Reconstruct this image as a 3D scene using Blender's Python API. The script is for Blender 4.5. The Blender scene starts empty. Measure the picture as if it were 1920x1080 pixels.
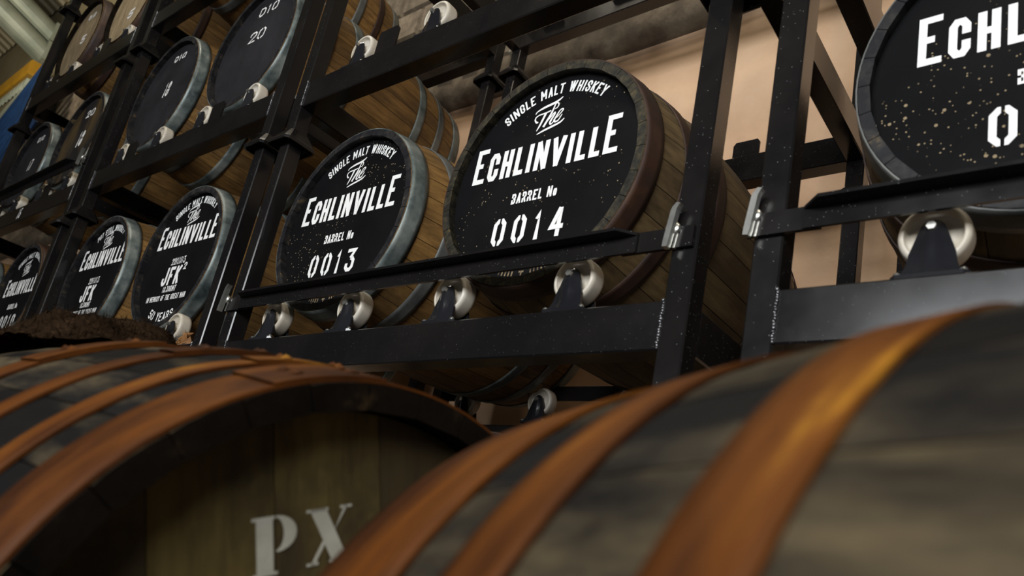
import bpy, math, random
from mathutils import Matrix, Vector
random.seed(7)
C = bpy.context.scene.collection
SC = bpy.context.scene
PI = math.pi
ZC = 0.60            # camera height; the rack front face is the plane y = 0

# ------------------------------------------------------------------ camera
cam_d = bpy.data.cameras.new('camera')
cam = bpy.data.objects.new('camera', cam_d)
C.objects.link(cam)
R3 = Matrix(((0.787229, 0.023195, 0.616224), (0.588994, -0.324242, -0.740238), (0.182636, 0.94569, -0.268914)))
cam.matrix_world = Matrix.Translation((0, -1.05, ZC)) @ R3.to_4x4()
cam_d.sensor_fit = 'HORIZONTAL'
cam_d.sensor_width = 36
cam_d.lens = 26.7506
cam_d.shift_x = -0.032028
cam_d.shift_y = 0.084302
cam_d.clip_start = 0.02
cam_d.clip_end = 200
cam_d.dof.use_dof = True
cam_d.dof.focus_distance = 2.1
cam_d.dof.aperture_fstop = 4.6
SC.camera = cam

# ------------------------------------------------------------------ world, lights, exposure
SC.view_settings.view_transform = 'Standard'
SC.view_settings.look = 'None'
SC.view_settings.exposure = 0.0
SC.view_settings.gamma = 1.0
SC.view_settings.use_curve_mapping = False
W = bpy.data.worlds.new('world')
SC.world = W
W.use_nodes = True
W.node_tree.nodes['Background'].inputs[0].default_value = (0.75, 0.85, 1.0, 1)
W.node_tree.nodes['Background'].inputs[1].default_value = 0.012


def area(name, loc, target, sx, sy, power, col):
    d = bpy.data.lights.new(name, 'AREA')
    d.shape = 'RECTANGLE'
    d.size, d.size_y = sx, sy
    d.energy = power
    d.color = col
    o = bpy.data.objects.new(name, d)
    C.objects.link(o)
    o.location = loc
    o.rotation_euler = (Vector(target) - Vector(loc)).to_track_quat('-Z', 'Y').to_euler()
    return o


area('door_daylight', (0.6, -5.2, 2.35), (0.2, 0.3, 1.6), 4.4, 1.7, 430, (0.95, 0.975, 1.0))
area('overhead_light', (1.2, -2.0, 5.6), (-0.3, -0.4, 0.0), 0.5, 0.5, 40, (1.0, 0.86, 0.66))
area('overhead_light', (-3.6, -1.1, 6.3), (-3.6, 0.1, 2.0), 0.5, 0.5, 60, (1.0, 0.9, 0.72))
area('overhead_light', (-9.4, -0.7, 4.9), (-12.0, 0.6, 6.4), 0.6, 0.6, 60, (1.0, 0.92, 0.75))  # added fill light, aimed up at the rafter


# ------------------------------------------------------------------ materials
def nodes_of(name):
    m = bpy.data.materials.new(name)
    m.use_nodes = True
    nt = m.node_tree
    return m, nt, nt.nodes['Principled BSDF']


def ramp(nt, src, stops):
    r = nt.nodes.new('ShaderNodeValToRGB')
    e = r.color_ramp.elements
    e[0].position, e[0].color = stops[0][0], (*stops[0][1], 1)
    e[1].position, e[1].color = stops[-1][0], (*stops[-1][1], 1)
    for p, c in stops[1:-1]:
        k = e.new(p)
        k.color = (*c, 1)
    nt.links.new(src, r.inputs[0])
    return r.outputs[0]


def noise(nt, scale, detail=4, stretch=(1, 1, 1), rough=0.6, coord='Object', seed=True):
    tc = nt.nodes.new('ShaderNodeTexCoord')
    mp = nt.nodes.new('ShaderNodeMapping')
    mp.inputs['Scale'].default_value = stretch
    if coord == 'World':
        tc = nt.nodes.new('ShaderNodeNewGeometry')
        nt.links.new(tc.outputs['Position'], mp.inputs[0])
    else:
        nt.links.new(tc.outputs[coord], mp.inputs[0])
    if seed:
        oi = nt.nodes.new('ShaderNodeObjectInfo')
        ml = nt.nodes.new('ShaderNodeMath')
        ml.operation = 'MULTIPLY'
        ml.inputs[1].default_value = 37.0
        nt.links.new(oi.outputs['Random'], ml.inputs[0])
        cx = nt.nodes.new('ShaderNodeCombineXYZ')
        for i in range(3):
            nt.links.new(ml.outputs[0], cx.inputs[i])
        nt.links.new(cx.outputs[0], mp.inputs['Location'])
    n = nt.nodes.new('ShaderNodeTexNoise')
    n.inputs['Scale'].default_value = scale
    n.inputs['Detail'].default_value = detail
    n.inputs['Roughness'].default_value = rough
    nt.links.new(mp.outputs[0], n.inputs['Vector'])
    return n.outputs[0]


def mixc(nt, fac, a, b, mode='MIX'):
    x = nt.nodes.new('ShaderNodeMix')
    x.data_type = 'RGBA'
    x.blend_type = mode
    for s, v in ((x.inputs[0], fac), (x.inputs[6], a), (x.inputs[7], b)):
        if hasattr(v, 'links'):
            nt.links.new(v, s)
        elif isinstance(v, (int, float)):
            s.default_value = v
        else:
            s.default_value = (*v, 1)
    return x.outputs[2]


def bump(nt, src, bsdf, strength=0.3, dist=0.01):
    b = nt.nodes.new('ShaderNodeBump')
    b.inputs['Strength'].default_value = strength
    b.inputs['Distance'].default_value = dist
    nt.links.new(src, b.inputs['Height'])
    nt.links.new(b.outputs[0], bsdf.inputs['Normal'])


def rand_value(nt, col, lo, hi):
    oi = nt.nodes.new('ShaderNodeObjectInfo')
    mr = nt.nodes.new('ShaderNodeMapRange')
    mr.inputs[3].default_value = lo
    mr.inputs[4].default_value = hi
    nt.links.new(oi.outputs['Random'], mr.inputs[0])
    hs = nt.nodes.new('ShaderNodeHueSaturation')
    nt.links.new(mr.outputs[0], hs.inputs['Value'])
    nt.links.new(col, hs.inputs['Color'])
    return hs.outputs[0]


def specks(nt, scale, size, keep, coord='Object'):
    # small round dots, a share of the cells only
    if coord == 'World':
        src = nt.nodes.new('ShaderNodeNewGeometry').outputs['Position']
    else:
        src = nt.nodes.new('ShaderNodeTexCoord').outputs[coord]
    v = nt.nodes.new('ShaderNodeTexVoronoi')
    v.inputs['Scale'].default_value = scale
    nt.links.new(src, v.inputs['Vector'])
    sep = nt.nodes.new('ShaderNodeSeparateColor')
    nt.links.new(v.outputs['Color'], sep.inputs[0])
    pick = nt.nodes.new('ShaderNodeMath')
    pick.operation = 'LESS_THAN'
    nt.links.new(sep.outputs[0], pick.inputs[0])
    pick.inputs[1].default_value = keep
    sz = nt.nodes.new('ShaderNodeMath')
    sz.operation = 'MULTIPLY'
    nt.links.new(sep.outputs[1], sz.inputs[0])
    sz.inputs[1].default_value = size
    near = nt.nodes.new('ShaderNodeMath')
    near.operation = 'LESS_THAN'
    nt.links.new(v.outputs['Distance'], near.inputs[0])
    nt.links.new(sz.outputs[0], near.inputs[1])
    ml = nt.nodes.new('ShaderNodeMath')
    ml.operation = 'MULTIPLY'
    nt.links.new(pick.outputs[0], ml.inputs[0])
    nt.links.new(near.outputs[0], ml.inputs[1])
    return ml.outputs[0]


def mottled(name, stops, scale=6, stretch=(1, 1, 1), rough=0.5, metal=0.0, bmp=0.2, bdist=0.003, detail=6,
            vary=None, spec=None, rr=None, seed=True, coord='Object'):
    m, nt, b = nodes_of(name)
    n = noise(nt, scale, detail, stretch, seed=seed, coord=coord)
    c = ramp(nt, n, stops)
    if vary:
        c = rand_value(nt, c, *vary)
    nt.links.new(c, b.inputs['Base Color'])
    b.inputs['Metallic'].default_value = metal
    b.inputs['Roughness'].default_value = rough
    if spec is not None:
        b.inputs['Specular IOR Level'].default_value = spec
    if rr:
        nt.links.new(ramp(nt, noise(nt, scale * 2, 4, stretch), [(0.3, (rr[0],) * 3), (0.7, (rr[1],) * 3)]), b.inputs['Roughness'])
    if bmp:
        bump(nt, n, b, bmp, bdist)
    return m


def wood(name, dark, mid, light, stains=0.5, stretch=(9, 0.9, 9), rough=0.62, vary=(0.75, 1.2), stain_col=(0.02, 0.012, 0.006)):
    m, nt, b = nodes_of(name)
    g = noise(nt, 7, 8, stretch, 0.65)
    c = ramp(nt, g, [(0.28, dark), (0.5, mid), (0.74, light)])
    s = noise(nt, 3.2, 5, (1, 0.7, 1), 0.65)
    sf = ramp(nt, s, [(0.42, (stains,) * 3), (0.56, (0, 0, 0))])
    c = mixc(nt, sf, c, stain_col)
    c = rand_value(nt, c, *vary)
    nt.links.new(c, b.inputs['Base Color'])
    b.inputs['Roughness'].default_value = rough
    bump(nt, g, b, 0.25, 0.002)
    return m


OAK = wood('amber_oak', (0.09, 0.043, 0.010), (0.205, 0.105, 0.026), (0.31, 0.17, 0.05), 0.45)
OAKD = wood('weathered_oak', (0.066, 0.040, 0.015), (0.14, 0.09, 0.036), (0.21, 0.145, 0.064), 0.55)


def mould_wood():
    # grey cask wood; black mould is thickest towards the heads, where the hoops hold the damp
    m, nt, b = nodes_of('grey_cask_wood')
    g = noise(nt, 6, 8, (5, 1.3, 5), 0.65)
    c = ramp(nt, g, [(0.3, (0.02, 0.017, 0.013)), (0.5, (0.058, 0.045, 0.028)), (0.72, (0.14, 0.105, 0.056))])
    s_ = noise(nt, 5, 6, (2.2, 0.8, 2.2), 0.6)
    tc = nt.nodes.new('ShaderNodeTexCoord')
    sp = nt.nodes.new('ShaderNodeSeparateXYZ')
    nt.links.new(tc.outputs['Object'], sp.inputs[0])
    sub = nt.nodes.new('ShaderNodeMath')
    sub.operation = 'SUBTRACT'
    nt.links.new(sp.outputs[1], sub.inputs[0])
    sub.inputs[1].default_value = 0.65
    ab = nt.nodes.new('ShaderNodeMath')
    ab.operation = 'ABSOLUTE'
    nt.links.new(sub.outputs[0], ab.inputs[0])
    mr = nt.nodes.new('ShaderNodeMapRange')
    mr.inputs[1].default_value = 0.12
    mr.inputs[2].default_value = 0.42
    mr.inputs[3].default_value = -0.09
    mr.inputs[4].default_value = 0.12
    nt.links.new(ab.outputs[0], mr.inputs[0])
    ad = nt.nodes.new('ShaderNodeMath')
    nt.links.new(s_, ad.inputs[0])
    nt.links.new(mr.outputs[0], ad.inputs[1])
    f = ramp(nt, ad.outputs[0], [(0.42, (0, 0, 0)), (0.62, (0.95,) * 3)])
    c = mixc(nt, f, c, (0.006, 0.006, 0.0065))
    c = rand_value(nt, c, 0.7, 1.2)
    nt.links.new(c, b.inputs['Base Color'])
    b.inputs['Roughness'].default_value = 0.7
    b.inputs['Specular IOR Level'].default_value = 0.06
    bump(nt, g, b, 0.25, 0.002)
    return m


OAKG = mould_wood()
OAKH = wood('cask_head_wood', (0.065, 0.045, 0.011), (0.14, 0.098, 0.025), (0.2, 0.145, 0.042), 0.75, (9, 9, 1.0), 0.7, (0.85, 1.12))
RAWH = wood('raw_head_wood', (0.14, 0.10, 0.055), (0.28, 0.21, 0.12), (0.42, 0.33, 0.2), 0.2, (9, 9, 1.5), 0.6)
GALV = mottled('galvanised_hoop', [(0.32, (0.03, 0.04, 0.04)), (0.48, (0.10, 0.125, 0.12)), (0.66, (0.23, 0.25, 0.23))], 9, rough=0.42, metal=0.3, bmp=0.1, rr=(0.28, 0.6))
STEELH = mottled('dull_steel_hoop', [(0.3, (0.05, 0.055, 0.055)), (0.7, (0.2, 0.2, 0.18))], 7, rough=0.45, metal=0.3, bmp=0.1)
RUSTD = mottled('dark_rust_hoop', [(0.3, (0.012, 0.005, 0.003)), (0.55, (0.034, 0.013, 0.006)), (0.75, (0.075, 0.033, 0.012))], 10, rough=0.6, bmp=0.25)
RUST = mottled('orange_rust_hoop', [(0.27, (0.012, 0.004, 0.002)), (0.42, (0.05, 0.015, 0.003)), (0.57, (0.10, 0.031, 0.0045)), (0.66, (0.145, 0.05, 0.007)), (0.74, (0.3, 0.13, 0.012))], 5, (1, 5, 1), rough=0.6, bmp=0.4, bdist=0.005, spec=0.12)
CHIME_BLK = mottled('black_painted_chime', [(0.45, (0.012, 0.012, 0.014)), (0.62, (0.03, 0.028, 0.026)), (0.75, (0.16, 0.11, 0.05))], 26, rough=0.5, bmp=0.3, seed=False, coord='World', spec=0.2)
CHIME_WORN = mottled('worn_chime', [(0.3, (0.008, 0.007, 0.006)), (0.5, (0.022, 0.020, 0.014)), (0.68, (0.06, 0.048, 0.026)), (0.76, (0.22, 0.12, 0.04))], 60, rough=0.6, bmp=0.5, seed=False, coord='World', spec=0.2)
CHIME_OAK = mottled('dark_chime_wood', [(0.3, (0.003, 0.002, 0.001)), (0.62, (0.008, 0.005, 0.003)), (0.82, (0.06, 0.038, 0.017))], 22, rough=0.75, bmp=0.5, seed=False, coord='World', spec=0.08)
STEEL_BLK = mottled('black_gloss_paint', [(0.4, (0.0075, 0.007, 0.007)), (0.75, (0.014, 0.012, 0.011))], 3, rough=0.2, bmp=0.03, rr=(0.14, 0.26), spec=0.4)
_nt = STEEL_BLK.node_tree
_b = _nt.nodes['Principled BSDF']
_old = _b.inputs['Base Color'].links[0].from_socket
_nt.links.new(mixc(_nt, specks(_nt, 330, 0.28, 0.07, 'World'), _old, (0.16, 0.17, 0.17)), _b.inputs['Base Color'])
FORK = mottled('glossy_black_pressing', [(0.4, (0.012, 0.012, 0.014)), (0.7, (0.02, 0.02, 0.022))], 4, rough=0.1, bmp=0.0)
NYLON = mottled('white_nylon', [(0.3, (0.46, 0.40, 0.31)), (0.7, (0.6, 0.56, 0.48))], 8, rough=0.4, bmp=0.05)
ZINC = mottled('zinc_plate', [(0.3, (0.45, 0.45, 0.42)), (0.7, (0.75, 0.74, 0.68))], 20, rough=0.28, metal=0.9, bmp=0.1)
WELD = mottled('weld_metal', [(0.3, (0.05, 0.05, 0.055)), (0.7, (0.25, 0.25, 0.26))], 60, rough=0.15, metal=0.8, bmp=0.3)
FLOOR = mottled('concrete_floor', [(0.3, (0.05, 0.045, 0.04)), (0.7, (0.1, 0.09, 0.075))], 2, rough=0.7, bmp=0.2, seed=False)
BLOCK = mottled('concrete_block', [(0.25, (0.10, 0.075, 0.05)), (0.5, (0.2, 0.155, 0.105)), (0.75, (0.3, 0.24, 0.17))], 16, rough=0.9, bmp=0.8, bdist=0.006, vary=(0.8, 1.15))
BAND = mottled('rough_concrete', [(0.25, (0.06, 0.045, 0.03)), (0.5, (0.14, 0.105, 0.068)), (0.75, (0.26, 0.21, 0.145))], 9, rough=0.9, bmp=0.9, bdist=0.012)
LIGHT_PATCH = mottled('pale_light_patch', [(0.3, (0.3, 0.27, 0.2)), (0.7, (0.5, 0.46, 0.36))], 20, rough=0.9, bmp=0.8)  # pale tone for the light patches painted along the ledge
CREAM = mottled('cream_sheeting', [(0.3, (0.27, 0.22, 0.125)), (0.7, (0.36, 0.3, 0.18))], 2, rough=0.5, bmp=0.0)
SILVER = mottled('galvanised_sheet', [(0.3, (0.24, 0.27, 0.21)), (0.7, (0.4, 0.42, 0.34))], 3, rough=0.4, metal=0.2, bmp=0.05)
YELLOW = mottled('yellow_paint', [(0.3, (0.28, 0.14, 0.008)), (0.7, (0.38, 0.2, 0.012))], 5, rough=0.45, bmp=0.0)
BLUE = mottled('blue_sheet', [(0.3, (0.003, 0.016, 0.055)), (0.7, (0.006, 0.032, 0.10))], 6, rough=0.45, bmp=0.0)
FUR = mottled('dark_brown_hide', [(0.3, (0.006, 0.004, 0.002)), (0.6, (0.022, 0.012, 0.006)), (0.8, (0.06, 0.034, 0.014))], 30, (1, 6, 6), rough=0.9, bmp=0.6, spec=0.03)
SCRAP = mottled('brown_scrap', [(0.3, (0.2, 0.09, 0.03)), (0.7, (0.42, 0.22, 0.09))], 30, rough=0.35, bmp=0.4)


def plaster():
    m, nt, b = nodes_of('peach_plaster')
    n = noise(nt, 1.6, 8, (1, 1, 1), 0.6, seed=False)
    c = ramp(nt, n, [(0.3, (0.47, 0.29, 0.17)), (0.5, (0.63, 0.41, 0.25)), (0.7, (0.73, 0.51, 0.33))])
    s = noise(nt, 7, 6, (1, 1, 1), 0.7, seed=False)
    c = mixc(nt, ramp(nt, s, [(0.26, (0.85,) * 3), (0.31, (0, 0, 0))]), c, (0.09, 0.055, 0.03))
    nt.links.new(c, b.inputs['Base Color'])
    b.inputs['Roughness'].default_value = 0.75
    bump(nt, noise(nt, 9, 6, (1, 1, 1), 0.6, seed=False), b, 0.5, 0.01)
    return m


PLASTER = plaster()


def black_head(name, base, flecks, tint=None):
    m, nt, b = nodes_of(name)
    n = noise(nt, 5, 5)
    c = ramp(nt, n, [(0.35, tuple(v * 0.8 for v in base)), (0.7, tuple(v * 1.35 for v in base))])
    if tint:
        s = noise(nt, 2.5, 4, (3, 3, 0.6))
        c = mixc(nt, ramp(nt, s, [(0.45, (0, 0, 0)), (0.65, (0.8,) * 3)]), c, tint)
    if flecks:
        a = specks(nt, 85, 0.30, 0.03 + 0.14 * flecks, 'World')
        a2 = specks(nt, 210, 0.36, 0.08 + 0.14 * flecks, 'World')
        mx = nt.nodes.new('ShaderNodeMath')
        mx.operation = 'MAXIMUM'
        nt.links.new(a, mx.inputs[0])
        nt.links.new(a2, mx.inputs[1])
        f2 = noise(nt, 4.5, 3, (1, 1, 1), 0.6)
        z = ramp(nt, f2, [(0.48, (0, 0, 0)), (0.56, (1, 1, 1))])
        ml = nt.nodes.new('ShaderNodeMath')
        ml.operation = 'MULTIPLY'
        nt.links.new(mx.outputs[0], ml.inputs[0])
        nt.links.new(z, ml.inputs[1])
        c = mixc(nt, ml.outputs[0], c, (0.26, 0.20, 0.12))
    nt.links.new(c, b.inputs['Base Color'])
    b.inputs['Roughness'].default_value = 0.6
    b.inputs['Specular IOR Level'].default_value = 0.05
    return m


HEAD_FLECK = black_head('black_head_flecked', (0.0055, 0.0055, 0.006), 1.3)
HEAD_MID = black_head('black_head_some_flecks', (0.0055, 0.0055, 0.006), 0.7)
HEAD_FEW = black_head('black_head_few_flecks', (0.0055, 0.0055, 0.006), 0.4)
HEAD_BLK = black_head('black_head_added_barrel', (0.0065, 0.0064, 0.007), 0)
HEAD_GREY = black_head('charcoal_head', (0.021, 0.020, 0.022), 0)
HEAD_BRN = black_head('worn_charcoal_head', (0.022, 0.02, 0.019), 0, (0.10, 0.065, 0.025))
PAINT = mottled('white_paint', [(0.3, (0.78, 0.78, 0.76)), (0.7, (0.86, 0.86, 0.84))], 10, rough=0.6, bmp=0.0)
CHALK = mottled('white_chalk', [(0.3, (0.45, 0.44, 0.43)), (0.55, (0.85, 0.84, 0.82))], 60, rough=0.9, bmp=0.0)
FADED = mottled('faded_tan_paint', [(0.4, (0.05, 0.035, 0.02)), (0.65, (0.3, 0.22, 0.12))], 60, rough=0.7, bmp=0.0)
PXPAINT = mottled('cream_stencil_paint', [(0.3, (0.42, 0.4, 0.33)), (0.7, (0.62, 0.6, 0.5))], 20, rough=0.7, bmp=0.0)


# ------------------------------------------------------------------ mesh helpers
class MB:
    def __init__(s):
        s.v, s.f, s.m, s.sm = [], [], [], []

    def add(s, vs, fs, mi=0, smooth=False):
        o = len(s.v)
        s.v += [tuple(v) for v in vs]
        for f in fs:
            s.f.append(tuple(i + o for i in f))
            s.m.append(mi)
            s.sm.append(smooth)
        return s

    def box(s, x0, x1, y0, y1, z0, z1, mi=0):
        vs = [(x, y, z) for z in (z0, z1) for y in (y0, y1) for x in (x0, x1)]
        return s.add(vs, [(0, 2, 3, 1), (4, 5, 7, 6), (0, 1, 5, 4), (2, 6, 7, 3), (0, 4, 6, 2), (1, 3, 7, 5)], mi)

    def prism(s, outline, y0, y1, mi=0):
        """outline in x,z, extruded along y"""
        n = len(outline)
        vs = [(x, y0, z) for x, z in outline] + [(x, y1, z) for x, z in outline]
        fs = [tuple(range(n)), tuple(range(2 * n - 1, n - 1, -1))]
        fs += [(i + n, (i + 1) % n + n, (i + 1) % n, i) for i in range(n)]
        return s.add(vs, fs, mi)

    def tubebox(s, axis, a0, a1, u0, u1, w0, w1, ch=0.003, mi=0):
        """square tube with chamfered long edges; axis 0,1,2"""
        prof = [(u0 + ch, w0), (u1 - ch, w0), (u1, w0 + ch), (u1, w1 - ch), (u1 - ch, w1), (u0 + ch, w1), (u0, w1 - ch), (u0, w0 + ch)]
        def P(a, u, w):
            return (a, u, w) if axis == 0 else ((u, a, w) if axis == 1 else (u, w, a))
        vs = [P(a0, *p) for p in prof] + [P(a1, *p) for p in prof]
        fs = [tuple(range(8)), tuple(range(15, 7, -1))] + [(i + 8, (i + 1) % 8 + 8, (i + 1) % 8, i) for i in range(8)]
        return s.add(vs, fs, mi)

    def lathe(s, prof, n=32, axis='y', mi=0, c=(0, 0, 0), smooth=True, a0=0.0, a1=2 * PI, split=False):
        if split:
            for p, q in zip(prof[:-1], prof[1:]):
                s.lathe([p, q], n, axis, mi, c, True, a0, a1)
            return s
        full = abs(a1 - a0 - 2 * PI) < 1e-6
        k = n if full else n + 1
        vs = []
        for r, t in prof:
            for i in range(k):
                a = a0 + (a1 - a0) * i / n
                if axis == 'y':
                    vs.append((c[0] + r * math.cos(a), c[1] + t, c[2] + r * math.sin(a)))
                else:
                    vs.append((c[0] + r * math.cos(a), c[1] + r * math.sin(a), c[2] + t))
        fs = []
        for j in range(len(prof) - 1):
            for i in range(n):
                i2 = (i + 1) % k
                fs.append((j * k + i, j * k + i2, (j + 1) * k + i2, (j + 1) * k + i))
        return s.add(vs, fs, mi, smooth)

    def mesh(s, name, mats):
        me = bpy.data.meshes.new(name)
        me.from_pydata(s.v, [], s.f)
        for m in (mats if isinstance(mats, (list, tuple)) else [mats]):
            me.materials.append(m)
        me.polygons.foreach_set('material_index', s.m)
        me.polygons.foreach_set('use_smooth', s.sm)
        me.validate()
        me.update()
        return me


def fix(me):
    import bmesh
    bm = bmesh.new()
    bm.from_mesh(me)
    bmesh.ops.recalc_face_normals(bm, faces=bm.faces)
    bm.to_mesh(me)
    bm.free()
    return me


def put(name, me, parent=None, loc=(0, 0, 0), rot=(0, 0, 0), label=None, stuff=False):
    o = bpy.data.objects.new(name, me)
    C.objects.link(o)
    o.parent = parent
    o.location = loc
    o.rotation_euler = rot
    if label:
        o['label'] = label
    if stuff:
        o['kind'] = 'stuff'
    return o


def thing(name, label, cat, loc=(0, 0, 0), rz=0.0, group=None):
    o = bpy.data.objects.new(name, None)
    o.empty_display_size = 0.1
    C.objects.link(o)
    o.location = loc
    o.rotation_euler = (0, 0, rz)
    o['label'] = label
    o['category'] = cat
    if group:
        o['group'] = group
    return o


# ------------------------------------------------------------------ lettering
GL = {
    'E': [[(1, 1), (0, 1), (0, 0), (1, 0)], [(0, .52), (.8, .52)]],
    'C': [[(1, .70), (1, .86), (.72, 1), (.28, 1), (0, .86), (0, .14), (.28, 0), (.72, 0), (1, .14), (1, .30)]],
    'H': [[(0, 0), (0, 1)], [(1, 0), (1, 1)], [(0, .5), (1, .5)]],
    'L': [[(0, 1), (0, 0), (1, 0)]],
    'I': [[(.5, 0), (.5, 1)]],
    'N': [[(0, 0), (0, 1)], [(0.05, 1), (.95, 0)], [(1, 0), (1, 1)]],
    'V': [[(0, 1), (.5, 0)], [(1, 1), (.5, 0)]],
    'B': [[(0, 0), (0, 1), (.7, 1), (1, .88), (1, .62), (.7, .52), (0, .52)], [(.7, .52), (1, .4), (1, .12), (.7, 0), (0, 0)]],
    'A': [[(0, 0), (.5, 1)], [(.5, 1), (1, 0)], [(.2, .3), (.8, .3)]],
    'R': [[(0, 0), (0, 1), (.7, 1), (1, .86), (1, .62), (.7, .5), (0, .5)], [(.5, .5), (1, 0)]],
    'S': [[(1, .74), (1, .87), (.72, 1), (.28, 1), (0, .86), (0, .66), (1, .36), (1, .14), (.72, 0), (.28, 0), (0, .13), (0, .26)]],
    'G': [[(1, .72), (1, .86), (.72, 1), (.28, 1), (0, .86), (0, .14), (.28, 0), (.72, 0), (1, .14), (1, .45), (.55, .45)]],
    'M': [[(0, 0), (0, 1)], [(0.04, 1), (.5, .3)], [(.96, 1), (.5, .3)], [(1, 1), (1, 0)]],
    'T': [[(0, 1), (1, 1)], [(.5, 1), (.5, 0)]],
    'W': [[(0, 1), (.25, 0)], [(.5, 1), (.25, 0)], [(.5, 1), (.75, 0)], [(1, 1), (.75, 0)]],
    'K': [[(0, 0), (0, 1)], [(1, 1), (0, .45)], [(.3, .6), (1, 0)]],
    'Y': [[(0, 1), (.5, .45)], [(1, 1), (.5, .45)], [(.5, .45), (.5, 0)]],
    'J': [[(1, 1), (1, .14), (.72, 0), (.28, 0), (0, .14), (0, .3)]],
    'F': [[(1, 1), (0, 1), (0, 0)], [(0, .5), (.8, .5)]],
    'P': [[(0, 0), (0, 1), (.7, 1), (1, .86), (1, .6), (.7, .46), (0, .46)]],
    'O': [[(.5, 1), (.28, 1), (0, .86), (0, .14), (.28, 0), (.72, 0), (1, .14), (1, .86), (.72, 1), (.5, 1)]],
    'U': [[(0, 1), (0, .14), (.28, 0), (.72, 0), (1, .14), (1, 1)]],
    'D': [[(0, 0), (0, 1), (.6, 1), (1, .8), (1, .2), (.6, 0), (0, 0)]],
    'o': [[(.5, .62), (.2, .62), (0, .5), (0, .12), (.2, 0), (.8, 0), (1, .12), (1, .5), (.8, .62), (.5, .62)]],
    '0': [[(.40, 1), (.3, 1), (0, .84), (0, .16), (.3, 0), (.40, 0)], [(.60, 1), (.7, 1), (1, .84), (1, .16), (.7, 0), (.60, 0)]],
    '1': [[(.1, .78), (.55, 1), (.55, 0)]],
    '2': [[(0, .74), (0, .86), (.28, 1), (.72, 1), (1, .86), (1, .62), (0, 0), (1, 0)]],
    '3': [[(0, 1), (1, 1), (.45, .6)], [(.45, .6), (.72, .6), (1, .46), (1, .14), (.72, 0), (.28, 0), (0, .14), (0, .24)]],
    '4': [[(.62, 1), (0, .3), (1, .3)], [(.7, 1), (.7, 0)]],
    '5': [[(1, 1), (0, 1), (0, .56), (.72, .56), (1, .42), (1, .14), (.72, 0), (.28, 0), (0, .14)]],
    '6': [[(.9, 1), (.3, .9), (0, .5), (0, .14), (.28, 0), (.72, 0), (1, .14), (1, .4), (.72, .5), (0, .45)]],
    '7': [[(0, 1), (1, 1), (.35, 0)]],
    '8': [[(.5, .52), (.1, .66), (.1, .88), (.4, 1), (.6, 1), (.9, .88), (.9, .66), (.5, .52), (.02, .38), (.02, .12), (.35, 0), (.65, 0), (.98, .12), (.98, .38), (.5, .52)]],
    '/': [[(0, 0), (1, 1)]],
    '.': [[(.5, 0), (.5, .08)]],
}
WID = {'I': 0.42, '1': 0.62, '.': 0.3, '/': 0.55, 'N': 1.12, 'V': 1.15, 'M': 1.3, 'W': 1.45, 'L': 0.85, 'o': 0.8, ' ': 0.6}


def stroke(mb, pts, wd, y, fn=None, taper=False):
    """a flat mitred ribbon in the x,z plane at depth y, facing -y; wd number or list"""
    n = len(pts)
    L, Rr = [], []
    for i, p in enumerate(pts):
        def unit(a, b):
            d = (b[0] - a[0], b[1] - a[1])
            l = math.hypot(*d) or 1
            return (d[0] / l, d[1] / l)
        d0 = unit(pts[i - 1], p) if i > 0 else None
        d1 = unit(p, pts[i + 1]) if i < n - 1 else None
        if d0 is None:
            d0 = d1
        if d1 is None:
            d1 = d0
        nx, nz = -(d0[1] + d1[1]), d0[0] + d1[0]
        l = math.hypot(nx, nz) or 1
        nx, nz = nx / l, nz / l
        cs = max(0.55, nx * -d0[1] + nz * d0[0])
        w = (wd[i] if isinstance(wd, (list, tuple)) else wd) / 2 / cs
        L.append((p[0] + nx * w, p[1] + nz * w))
        Rr.append((p[0] - nx * w, p[1] - nz * w))
    vs = [(*(fn(q) if fn else q),) for q in L + Rr]
    y -= 0.00003 * (len(mb.f) % 23)
    vs = [(x, y, z) for x, z in vs]
    mb.add(vs, [(i, i + 1, n + i + 1, n + i) for i in range(n - 1)])


def text_line(mb, txt, x0, x1, z0, h, t, y, fn=None, big=None, slant=0.0, gap=0.30):
    """fit txt between x0 and x1, cap height h, stroke t"""
    ws = [WID.get(c, 1.0) * (1.12 if big and i in big else 1) for i, c in enumerate(txt)]
    u = (x1 - x0) / (sum(ws) + gap * (len(txt) - 1))
    x = x0
    for i, c in enumerate(txt):
        w = ws[i] * u
        hh = h * (big[i] if big and i in big else 1)
        for pl in GL.get(c, []):
            iw = max(w - t, 0.0)
            pts = []
            for k, (a, b) in enumerate(pl):
                pts.append((x + t / 2 + a * iw + slant * b * hh, z0 + t / 2 + b * (hh - t)))
            # square ends: lengthen open ends of vertical strokes to full height
            ext = []
            for end, nxt in ((0, 1), (-1, -2)):
                p, q = pts[end], pts[nxt]
                d = (p[0] - q[0], p[1] - q[1])
                l = math.hypot(*d) or 1
                fr = pl[end]
                e = t / 2 if (fr[1] in (0, 1) or fr[0] in (0, 1)) and c != '0' else 0
                ext.append((p[0] + d[0] / l * e, p[1] + d[1] / l * e))
            pts[0], pts[-1] = ext
            if fn:
                pts2 = []
                for a, b in zip(pts[:-1], pts[1:]):
                    pts2 += [a, ((a[0] + b[0]) / 2, (a[1] + b[1]) / 2)]
                pts = pts2 + [pts[-1]]
            stroke(mb, pts, t, y, fn)
        x += w + gap * u


def arc_fn(r0, up=True):
    """maps (arc length, height above baseline) onto a circle about the head centre"""
    def f(p):
        s, h = p
        if up:
            a = PI / 2 - s / r0
            r = r0 + h
        else:
            a = -PI / 2 + s / r0
            r = r0 - h
        return (r * math.cos(a), r * math.sin(a))
    return f


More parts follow.
